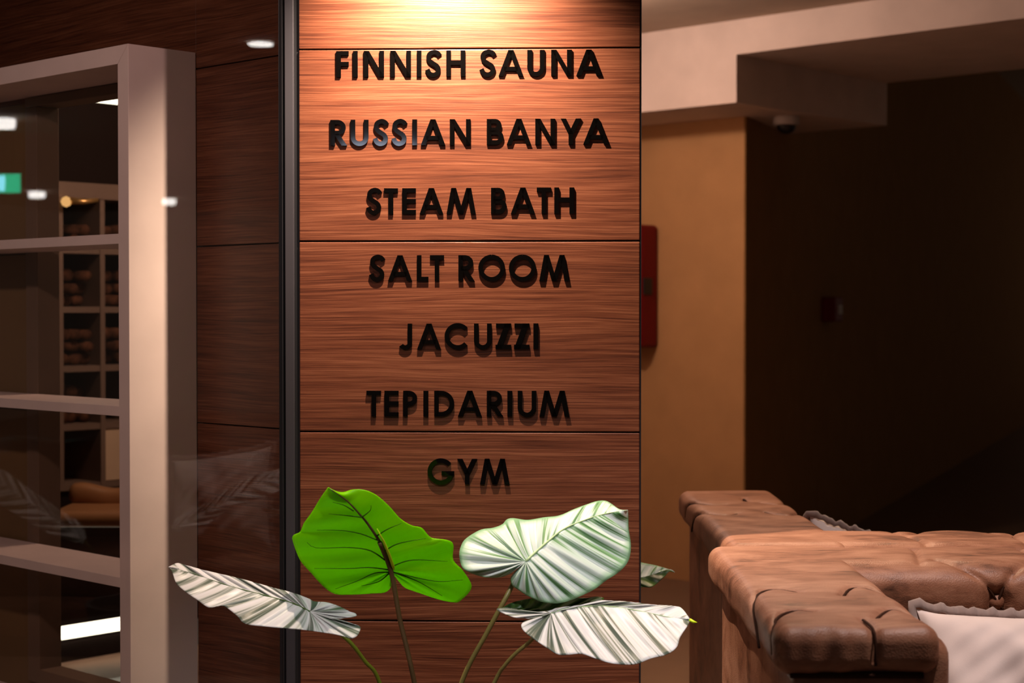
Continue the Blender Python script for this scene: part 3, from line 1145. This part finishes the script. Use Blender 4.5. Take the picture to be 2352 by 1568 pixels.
stem([b1, P(795, 1466, 3.36), P(838, 1518, 3.37), P(872, 1568, 3.38), pot_pt(-0.06, -0.03)], 0.0042, M['stem_green'])
# plain green leaf seen from behind
d2 = plane_depth(898, 1310, 3.46, 0.10, 0.55)
make_leaf(plant, [(898, 1310), (885, 1275), (870, 1240), (850, 1210), (832, 1187), (797, 1150), (756, 1121)],
          [(902, 1316), (916, 1330), (929, 1348), (960, 1360), (1008, 1376), (1038, 1382), (1056, 1380), (1083, 1348), (1065, 1312), (1041, 1285), (1041, 1249), (1023, 1239), (990, 1234), (969, 1212), (945, 1206), (919, 1190), (895, 1163), (865, 1137), (838, 1125), (811, 1124), (790, 1130), (772, 1128), (754, 1119)],
          [(895, 1327), (897, 1348), (883, 1360), (859, 1362), (805, 1365), (769, 1363), (742, 1345), (713, 1313), (689, 1285), (672, 1240), (675, 1228), (689, 1221), (698, 1201), (716, 1176), (735, 1145), (754, 1119)],
          d2, [M['leaf_green']], (0.42, 0.40), (0.003, 7), cup=0.02, rib=M['stem_brown'], rib_r=0.0042, label='plain bright green leaf seen from its underside',
          veins=[[(866, 1230), (890, 1215), (923, 1201)], [(882, 1266), (915, 1248), (978, 1236)], [(898, 1302), (945, 1286), (1028, 1289)], [(902, 1313), (960, 1327), (1010, 1335), (1063, 1331)], [(904, 1314), (960, 1335), (1016, 1368)],
                 [(832, 1188), (800, 1184), (755, 1180)], [(812, 1173), (790, 1160), (764, 1153)], [(832, 1187), (850, 1172), (852, 1160)], [(866, 1240), (830, 1226), (786, 1218), (728, 1217)],
                 [(884, 1286), (850, 1264), (800, 1257), (727, 1258), (705, 1245)], [(892, 1308), (850, 1303), (800, 1305), (722, 1305)], [(896, 1314), (860, 1316), (820, 1334), (770, 1352)], [(896, 1314), (870, 1335), (830, 1345)]])
stem([P(872, 1245, d2(872, 1245) - 0.004), P(898, 1312, d2(898, 1312) - 0.006), P(918, 1420, 3.45), P(935, 1490, 3.44), P(952, 1568, 3.43), pot_pt(0.0, 0.01)], 0.0050, M['stem_brown'])
MB().tube([P(x, y, d2(x, y) - 0.005) for x, y in ((866, 1214), (880, 1240), (893, 1270), (903, 1300), (905, 1308))], [0.001, 0.0026, 0.0032, 0.0034, 0.0015], 8).build('rib_highlight', M['rib_lime'], plant, smooth=True)
# mint striped leaf, upper right
d3 = plane_depth(1208, 1289, 3.40, 0.10, -0.75)
make_leaf(plant, [(1208, 1289), (1231, 1267), (1260, 1242), (1296, 1214), (1351, 1191), (1393, 1179), (1442, 1171)],
          [(1205, 1293), (1193, 1298), (1183, 1308), (1171, 1317), (1149, 1325), (1126, 1326), (1107, 1324), (1070, 1310), (1059, 1296), (1055, 1273), (1059, 1254), (1070, 1237), (1103, 1217), (1133, 1212), (1154, 1204), (1164, 1193), (1179, 1190), (1212, 1194), (1250, 1188), (1284, 1184), (1317, 1170), (1346, 1159), (1371, 1151), (1390, 1150), (1403, 1156), (1420, 1168), (1430, 1171), (1442, 1171)],
          [(1208, 1296), (1195, 1304), (1181, 1315), (1173, 1328), (1177, 1344), (1189, 1353), (1214, 1369), (1240, 1380), (1269, 1385), (1298, 1382), (1328, 1371), (1365, 1353), (1393, 1332), (1422, 1313), (1443, 1288), (1449, 1254), (1444, 1216), (1443, 1187), (1442, 1171)],
          d3, [M['leaf_mint']], (0.50, 0.36), (0.006, 12), cup=0.035, rib=M['rib_pale'], rib_r=0.0030, label='large mint and white striped heart leaf', lead=1.6)
b3 = P(1208, 1291, d3(1208, 1291) + 0.010)
stem([b3, P(1180, 1338, 3.42), P(1158, 1380, 3.40), P(1120, 1450, 3.40), P(1060, 1568, 3.41), pot_pt(0.03, 0.0)], 0.0050, M['stem_olive'])
# dark leaf underneath
d5 = plane_depth(1260, 1400, 3.40, 0.10, -0.9)
make_leaf(plant, [(1276, 1408), (1240, 1398), (1205, 1396), (1150, 1399)],
          [(1282, 1412), (1320, 1400), (1385, 1377), (1372, 1370), (1340, 1373), (1280, 1368), (1220, 1374), (1175, 1384), (1150, 1399)],
          [(1276, 1414), (1250, 1414), (1225, 1410), (1190, 1402), (1150, 1399)],
          d5, [M['leaf_dark']], (0.45, 0.3), (0.003, 8), label='dark green leaf half hidden under the striped leaves')
# silver leaf, lower right
d4 = plane_depth(1266, 1408, 3.36, 0.05, -1.30)
make_leaf(plant, [(1266, 1408), (1300, 1398), (1340, 1393), (1381, 1391), (1431, 1396), (1481, 1405), (1532, 1416), (1586, 1424)],
          [(1265, 1412), (1231, 1419), (1190, 1419), (1168, 1413), (1140, 1399), (1165, 1396), (1200, 1401), (1235, 1405), (1262, 1402), (1275, 1397), (1291, 1394), (1319, 1391), (1351, 1387), (1376, 1379), (1421, 1380), (1456, 1383), (1494, 1388), (1552, 1392), (1569, 1400), (1586, 1424)],
          [(1266, 1414), (1256, 1415), (1218, 1422), (1198, 1433), (1203, 1448), (1226, 1467), (1256, 1487), (1281, 1502), (1306, 1503), (1336, 1501), (1369, 1512), (1406, 1523), (1456.5, 1525), (1494, 1512), (1532, 1502), (1554, 1486), (1562, 1463), (1577, 1440), (1586, 1424)],
          d4, [M['leaf_grey2']], (0.46, 0.36), (0.006, 12), cup=0.0, rib=M['rib_pale'], rib_r=0.0016, label='broad silver striped leaf reaching right', lead=1.8)
MB().tube([P(1584, 1423, d4(1584, 1423)), P(1593, 1428, d4(1590, 1426)), P(1601, 1429, d4(1595, 1426))], [0.0035, 0.003, 0.0008], 8).build('leaf_tip', M['rib_lime'], plant, smooth=True)
b4 = P(1266, 1412, d4(1266, 1412) + 0.012)
stem([b4, P(1222, 1468, 3.36), P(1185, 1500, 3.37), P(1158, 1530, 3.38), P(1135, 1568, 3.39), pot_pt(0.06, -0.02)], 0.0042, M['stem_olive'])

# second plant behind the column: only a leaf tip shows
POT2 = Vector((0.05, 4.62, 0))
plant2 = empty('potted_plant', tuple(POT2), 'plant behind the sign column showing a single striped leaf tip', 'plant')
MB().lathe([(0.13, 0.0), (0.135, 0.01), (0.18, 0.38), (0.185, 0.40), (0.17, 0.40), (0.165, 0.37)], tuple(POT2), 40).build('pot', M['pot'], plant2)
MB().lathe([(0.165, 0.35), (0.165, 0.37), (0.02, 0.375)], tuple(POT2), 32).build('soil', M['soil'], plant2)
d6 = plane_depth(1471, 1318, 4.45, 0.1, -1.0)
make_leaf(plant2, [(1330, 1318), (1400, 1330), (1473, 1326), (1533, 1308), (1550, 1314)],
          [(1325, 1305), (1340, 1270), (1400, 1272), (1440, 1282), (1471, 1291), (1505, 1298), (1533, 1306), (1550, 1314)],
          [(1330, 1330), (1350, 1350), (1400, 1356), (1440, 1353), (1475, 1348), (1498, 1347), (1525, 1325), (1537, 1313), (1550, 1314)],
          d6, [M['leaf_mint'], M['leaf_dark']], (0.2, 0.2), (0.003, 8))
q = catmull([P(1335, 1318, 4.46), P(1320, 1400, 4.5), POT2 + Vector((0, 0, 0.37))], 20)
MB().tube(q, 0.005, 8).build('stem', M['stem_olive'], plant2, smooth=True)

# ------------------------------------------------------------------ things on the back walls
# red cabinet on the ochre wall
rc = empty('extinguisher_cabinet', ow(0.60, 0, 1.12), 'red fire equipment cabinet on the ochre wall behind the column', 'cabinet')
MB().box((0.505, -0.14, 1.118), (0.80, -0.001, 1.712), ow).build('body', M['red'], rc, bevel=0.02, seg=3)
MB().box((0.515, -0.158, 1.13), (0.79, -0.138, 1.70), ow).build('door', M['red'], rc, bevel=0.008)
MB().box((0.497, -0.125, 1.375), (0.506, -0.06, 1.455), ow).build('latch', M['black_plastic'], rc, bevel=0.004)
# dome camera
cc = P_plane(1806, 268, (0, 0, 2.2), (0, 0, 1))
dc = empty('dome_camera', (cc.x, cc.y, 2.13), 'small white dome camera under the bulkhead', 'camera')
MB().lathe([(0.056, 0.07), (0.060, 0.06), (0.060, 0.034), (0.055, 0.030)][::-1], (cc.x, cc.y, 2.13), 28).build('base', M['white_plastic'], dc, smooth=False)
MB().lathe([(0.046 * math.cos(a), 0.031 - 0.042 * math.sin(a)) for a in np.linspace(math.pi / 2 - 0.05, 0, 8)], (cc.x, cc.y, 2.13), 24).build('dome', M['black_plastic'], dc, smooth=True)
# call point
q = P_plane(1893, 710, dw(0, 0, 0), DN)
s0 = (q - Y1).dot(DW)
cp = empty('call_point', dw(s0, 0, q.z - 0.06), 'small dark red call point on the dark wall', 'alarm')
MB().box((s0 - 0.10, -0.085, q.z - 0.068), (s0 + 0.10, -0.004, q.z + 0.068), dw).build('housing', M['red'], cp, bevel=0.008)
MB().box((s0 - 0.03, -0.089, q.z - 0.028), (s0 + 0.07, -0.083, q.z + 0.025), dw).build('glass_plate', M['white_plastic'], cp, bevel=0.002)

# ------------------------------------------------------------------ next room seen through the display shelf
J0 = Vector((-1.59, 6.17, 0))


def jn(t, n, z):                                   # t along the joinery (to the right), n behind its face
    v = J0 + Vv * t + U * n
    return (v.x, v.y, z)


def jt(px):
    q = P_plane(px, 712, J0, U)
    return (q - J0).dot(Vv)


def jz(px, py):
    return P_plane(px, py, J0, U).z


tag(MB().box((-2.2, -1.15, -0.05), (0.5, 0.5, 0.0), jn).build('floor_next_room', M['pale_floor']), 'pale floor of the next room', None, None, 'structure')
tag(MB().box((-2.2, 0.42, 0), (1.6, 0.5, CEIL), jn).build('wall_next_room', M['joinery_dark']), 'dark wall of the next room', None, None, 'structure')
un = empty('lattice_shelf', jn(0.1, 0.15, 0), 'brown lattice shelving seen through the display shelf', 'shelving')
zb = [jz(180, y) for y in (575, 711, 847, 981, 1118)]
zh0, zh1 = jz(180, 455), jz(180, 419)
tp = [jt(93) - 0.02, jt(140), jt(236), jt(236) + (jt(236) - jt(140)), jt(236) + 2 * (jt(236) - jt(140))]
for t in tp:
    MB().box((t - 0.010, 0.0, zb[-1] - 0.01), (t + 0.010, 0.3, zh0), jn).build('upright', M['joinery'], un)
for z in zb:
    MB().box((tp[0], 0.004, z - 0.011), (tp[-1], 0.3, z + 0.011), jn).build('shelf_board', M['joinery'], un)
MB().box((tp[0], -0.004, zh0), (tp[-1], 0.3, zh1), jn).build('header', M['joinery'], un)
zc_ = jz(255, 236.5)
MB().box((tp[0], 0.02, zh1), (tp[-1], 0.3, zc_), jn).build('upper_panel', M['joinery_dark'], un)
MB().box((tp[0], 0.03, zc_ + 0.002), (tp[-1], 0.05, zc_ + 0.10), jn).build('cove_light', M['led'], un)
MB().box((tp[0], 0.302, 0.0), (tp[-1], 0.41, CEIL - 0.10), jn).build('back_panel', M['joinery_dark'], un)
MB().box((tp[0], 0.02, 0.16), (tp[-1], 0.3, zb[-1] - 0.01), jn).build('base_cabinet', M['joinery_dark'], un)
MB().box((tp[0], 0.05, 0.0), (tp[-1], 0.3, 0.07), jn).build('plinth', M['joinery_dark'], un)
MB().box((tp[0] + 0.02, 0.02, 0.092), (tp[-1], 0.035, 0.138), jn).build('led_strip', M['led'], un)
rng = random.Random(4)
cells = [(i, k) for i in range(4) for k in range(4)]
names = ['top', 'second', 'third', 'fourth']
cols = ['left', 'middle', 'right', 'far right']
for i, k in cells:
    z0 = zb[k] + 0.012
    z1 = (zh0 if k == 0 else zb[k - 1]) - 0.012
    if k == 3 and i == 2:
        continue
    t0, t1 = tp[i] + 0.012, tp[i + 1] - 0.012
    b_ = empty('bundle', jn((t0 + t1) / 2, 0.12, z0), 'rough brown bundle in the %s column, %s row of the lattice shelving' % (cols[i], names[k]), 'bundle', 'bundles in the lattice shelving')
    hh = (z1 - z0)
    cnt = 3 if i else 2
    w_ = (t1 - t0) / cnt
    for q_ in range(cnt):
        for r_ in range(max(1, int(hh * 0.80 / (w_ * 0.92)))):
            rad = w_ * 0.5 * rng.uniform(0.80, 0.97)
            tc, zc = t0 + (q_ + 0.5) * w_, z0 + rad + w_ * 0.90 * r_
            pts = [jn(tc, n_, zc) for n_ in (0.03 + rng.uniform(0, 0.08), 0.13, 0.26)]
            MB().tube(pts, [rad * 0.93, rad, rad], 12).build('roll', M['bundle'], b_, smooth=True)
t0, t1 = tp[2] + 0.011, tp[3] - 0.011
tag(MB().box((t0, 0.01, zb[4] + 0.012), (t1, 0.2, zb[3] - 0.012), jn).build('cream_box', M['cream'], None, bevel=0.004), 'plain cream box in the right column of the lattice shelving', 'box')
# brass knob lamp in the top cell
q = Vector(P_plane(152, 463, Vector(jn(0, -0.03, 0)), U))
bl_ = empty('brass_lamp', tuple(q), 'small glowing brass lamp under the lattice shelving header', 'lamp')
M['warm_glow'] = emit('warm_glow', (1.0, 0.52, 0.18), 0.9)
MB().lathe([(0.001, -0.02), (0.014, -0.014), (0.02, 0.0), (0.014, 0.014), (0.001, 0.02)], tuple(q), 16).build('bulb', M['warm_glow'], bl_, smooth=True)
MB().tube([q + Vector((0.01, 0.006, 0.004)), q + Vector((0.06, 0.03, 0.002)), q + Vector((0.10, 0.06, 0.01))], [0.014, 0.010, 0.008], 10).build('arm', M['brass'], bl_, smooth=True)
# tan seat in front of the shelving
sc = P(286, 1172, 5.75)
st = empty('bar_stool', (sc.x, sc.y, 0), 'tan leather bar stool seen through the display shelf', 'stool')
V, N, F = rounded_box((sc.x - 0.225, sc.y - 0.16, sc.z - 0.04), (sc.x + 0.20, sc.y + 0.14, sc.z + 0.015), 0.027, 0.012)
V[:, 2] -= 0.25 * np.clip(sc.x - V[:, 0] - 0.02, -1, 0.0) ** 2
mesh_obj('seat', V, F, M['tan'], st, True)
V, N, F = rounded_box((sc.x - 0.22, sc.y + 0.08, sc.z + 0.0), (sc.x + 0.20, sc.y + 0.15, sc.z + 0.075), 0.03, 0.012)
V[:, 2] += 0.010 * np.sin((V[:, 0] - sc.x) * 26)
mesh_obj('backrest', V, F, M['tan'], st, True)
MB().lathe([(0.17, 0.0), (0.17, 0.012), (0.024, 0.03), (0.024, sc.z - 0.05)], (sc.x + 0.06, sc.y, 0), 24).build('pedestal', M['black_metal'], st)
# ceiling light of the next room
a_, b_ = jt(237), jt(237) + 0.9
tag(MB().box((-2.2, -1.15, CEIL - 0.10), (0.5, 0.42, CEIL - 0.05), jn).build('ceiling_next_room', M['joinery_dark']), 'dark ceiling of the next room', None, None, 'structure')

# ------------------------------------------------------------------ ceiling lamps and signs behind the camera (mirrored in glass and letters)
GL0 = Vector(panel(0, 0.022, 0))


def mirror_hit(px, py, plane_pt, z):
    r = ray(px, py)
    o = Vector((0, 0, CAM_Z))
    k = (plane_pt - o).dot(n_in) / r.dot(n_in)
    h = o + r * k
    rr = r - 2 * r.dot(n_in) * n_in
    t = (z - h.z) / rr.z
    return h + rr * t


LAMPS = [((598, 100), 'round ceiling downlight mirrored beside the sign column', 0.058),
         ((8, 283), 'round ceiling downlight mirrored at the left edge of the glass', 0.075),
         ((84, 447), 'round ceiling downlight mirrored in the middle of the display shelf', 0.085),
         ((388, 463), 'round ceiling downlight mirrored on the pale shelf upright', 0.075)]
for (px, py), lab, rad in LAMPS:
    drop = 0.0 if py < 200 else 0.055
    h = mirror_hit(px, py, GL0, CEIL - 0.012 - drop / 2)
    dl = empty('downlight', (h.x, h.y, CEIL - 0.02), lab, 'downlight', 'downlights mirrored in the glass')
    MB().lathe([(rad * 0.9, 0.0), (rad, drop * 0.3), (rad, drop + 0.006)], (h.x, h.y, CEIL - 0.018 - drop), 28).build('diffuser', M['lamp'], dl)
    MB().lathe([(rad * 1.02, 0.0), (rad * 1.25, 0.004), (rad * 1.25, 0.008), (rad * 1.02, 0.0081)], (h.x, h.y, CEIL - 0.0085), 28).build('rim', M['white_plastic'], dl)
h = mirror_hit(876, 340, Vector(panel(0, -LT, 0)), CEIL - 0.012)
lp = empty('light_panel', (h.x, h.y, CEIL - 0.02), 'square cool white ceiling panel mirrored in the RUSSIAN letters', 'light panel')
MB().box((h.x - 0.26, h.y - 0.30, CEIL - 0.014), (h.x + 0.26, h.y + 0.30, CEIL - 0.006)).build('diffuser', M['led_panel'], lp)
MB().box((h.x - 0.28, h.y - 0.32, CEIL - 0.006), (h.x + 0.28, h.y + 0.32, CEIL - 0.0005)).build('frame', M['white_plastic'], lp)
# green exit sign hanging from the ceiling, mirrored in the glass
r = ray(-6, 421)
k = (GL0 - Vector((0, 0, CAM_Z))).dot(n_in) / r.dot(n_in)
hp = Vector((0, 0, CAM_Z)) + r * k
rr = r - 2 * r.dot(n_in) * n_in
ep = hp + rr * 8.0
ex = empty('exit_sign', (ep.x, ep.y, ep.z - 0.07), 'green lit exit sign hanging from the ceiling, mirrored in the glass', 'sign')
MB().box((ep.x - 0.17, ep.y - 0.03, ep.z - 0.072), (ep.x + 0.17, ep.y - 0.002, ep.z + 0.072)).build('box', M['white_plastic'], ex)
MB().box((ep.x - 0.165, ep.y - 0.002, ep.z - 0.066), (ep.x + 0.165, ep.y + 0.002, ep.z + 0.066)).build('face', M['exit_green'], ex)
MB().box((ep.x - 0.04, ep.y + 0.002, ep.z - 0.055), (ep.x + 0.055, ep.y + 0.004, ep.z + 0.055)).build('door_symbol', M['exit_white'], ex)
for sx in (-0.1, 0.1):
    MB().tube([(ep.x + sx, ep.y - 0.016, ep.z + 0.07), (ep.x + sx, ep.y - 0.016, CEIL)], 0.004, 6).build('hanger', M['black_metal'], ex)

# ------------------------------------------------------------------ second seating group beside the camera, mirrored in the glass
def mirrored(p):
    p = Vector(p)
    return p - 2 * (p - GL0).dot(n_in) * n_in


POT3 = mirrored(P(330, 1500, 5.4))
POT3.z = 0
plant3 = empty('potted_plant', tuple(POT3), 'silver leaved potted plant that shows only as a reflection in the glass', 'plant')
MB().lathe([(0.13, 0.0), (0.135, 0.01), (0.18, 0.34), (0.185, 0.36), (0.17, 0.36), (0.165, 0.33)], tuple(POT3), 32).build('pot', M['pot'], plant3)
MB().lathe([(0.165, 0.31), (0.165, 0.33), (0.02, 0.335)], tuple(POT3), 32).build('soil', M['soil'], plant3)
for mid, A_, B_ in (
        ([(400, 1215), (470, 1180), (540, 1140), (600, 1108), (690, 1082)],
         [(392, 1208), (405, 1190), (450, 1168), (510, 1130), (570, 1098), (640, 1078), (690, 1082)],
         [(396, 1222), (420, 1220), (470, 1208), (520, 1172), (570, 1152), (640, 1128), (690, 1082)]),
        ([(190, 1240), (120, 1190), (60, 1150), (0, 1110), (-60, 1080)],
         [(196, 1232), (180, 1200), (120, 1160), (60, 1118), (0, 1078), (-60, 1080)],
         [(186, 1250), (150, 1240), (110, 1225), (50, 1190), (0, 1160), (-40, 1120), (-60, 1080)])):
    dd = plane_depth(mid[0][0], mid[0][1], 5.4, 0.0, -1.6)
    make_leaf(plant3, mid, A_, B_, dd, [M['leaf_grey']], (0.2, 0.2), (0.006, 10), tf=mirrored)
    b0 = mirrored(P(mid[0][0], mid[0][1], 5.41))
    q = catmull([b0, (b0 + POT3) / 2 + Vector((0, 0, 0.16)), POT3 + Vector((0, 0, 0.33))], 20)
    MB().tube(q, 0.0045, 8).build('stem', M['stem_olive'], plant3, smooth=True)
make_sofa('leather sofa beside the camera that shows only as a reflection in the glass', 2.36, -3.05, 0.02)
pq = mirrored(P(400, 1062, 6.15))
make_pillow((pq.x, pq.y, pq.z), (1, 0.12, 0.16), (0.12, 0.30, -0.60), 0.37, 'pale pillow on the sofa that shows only in the glass', seed=2.1)
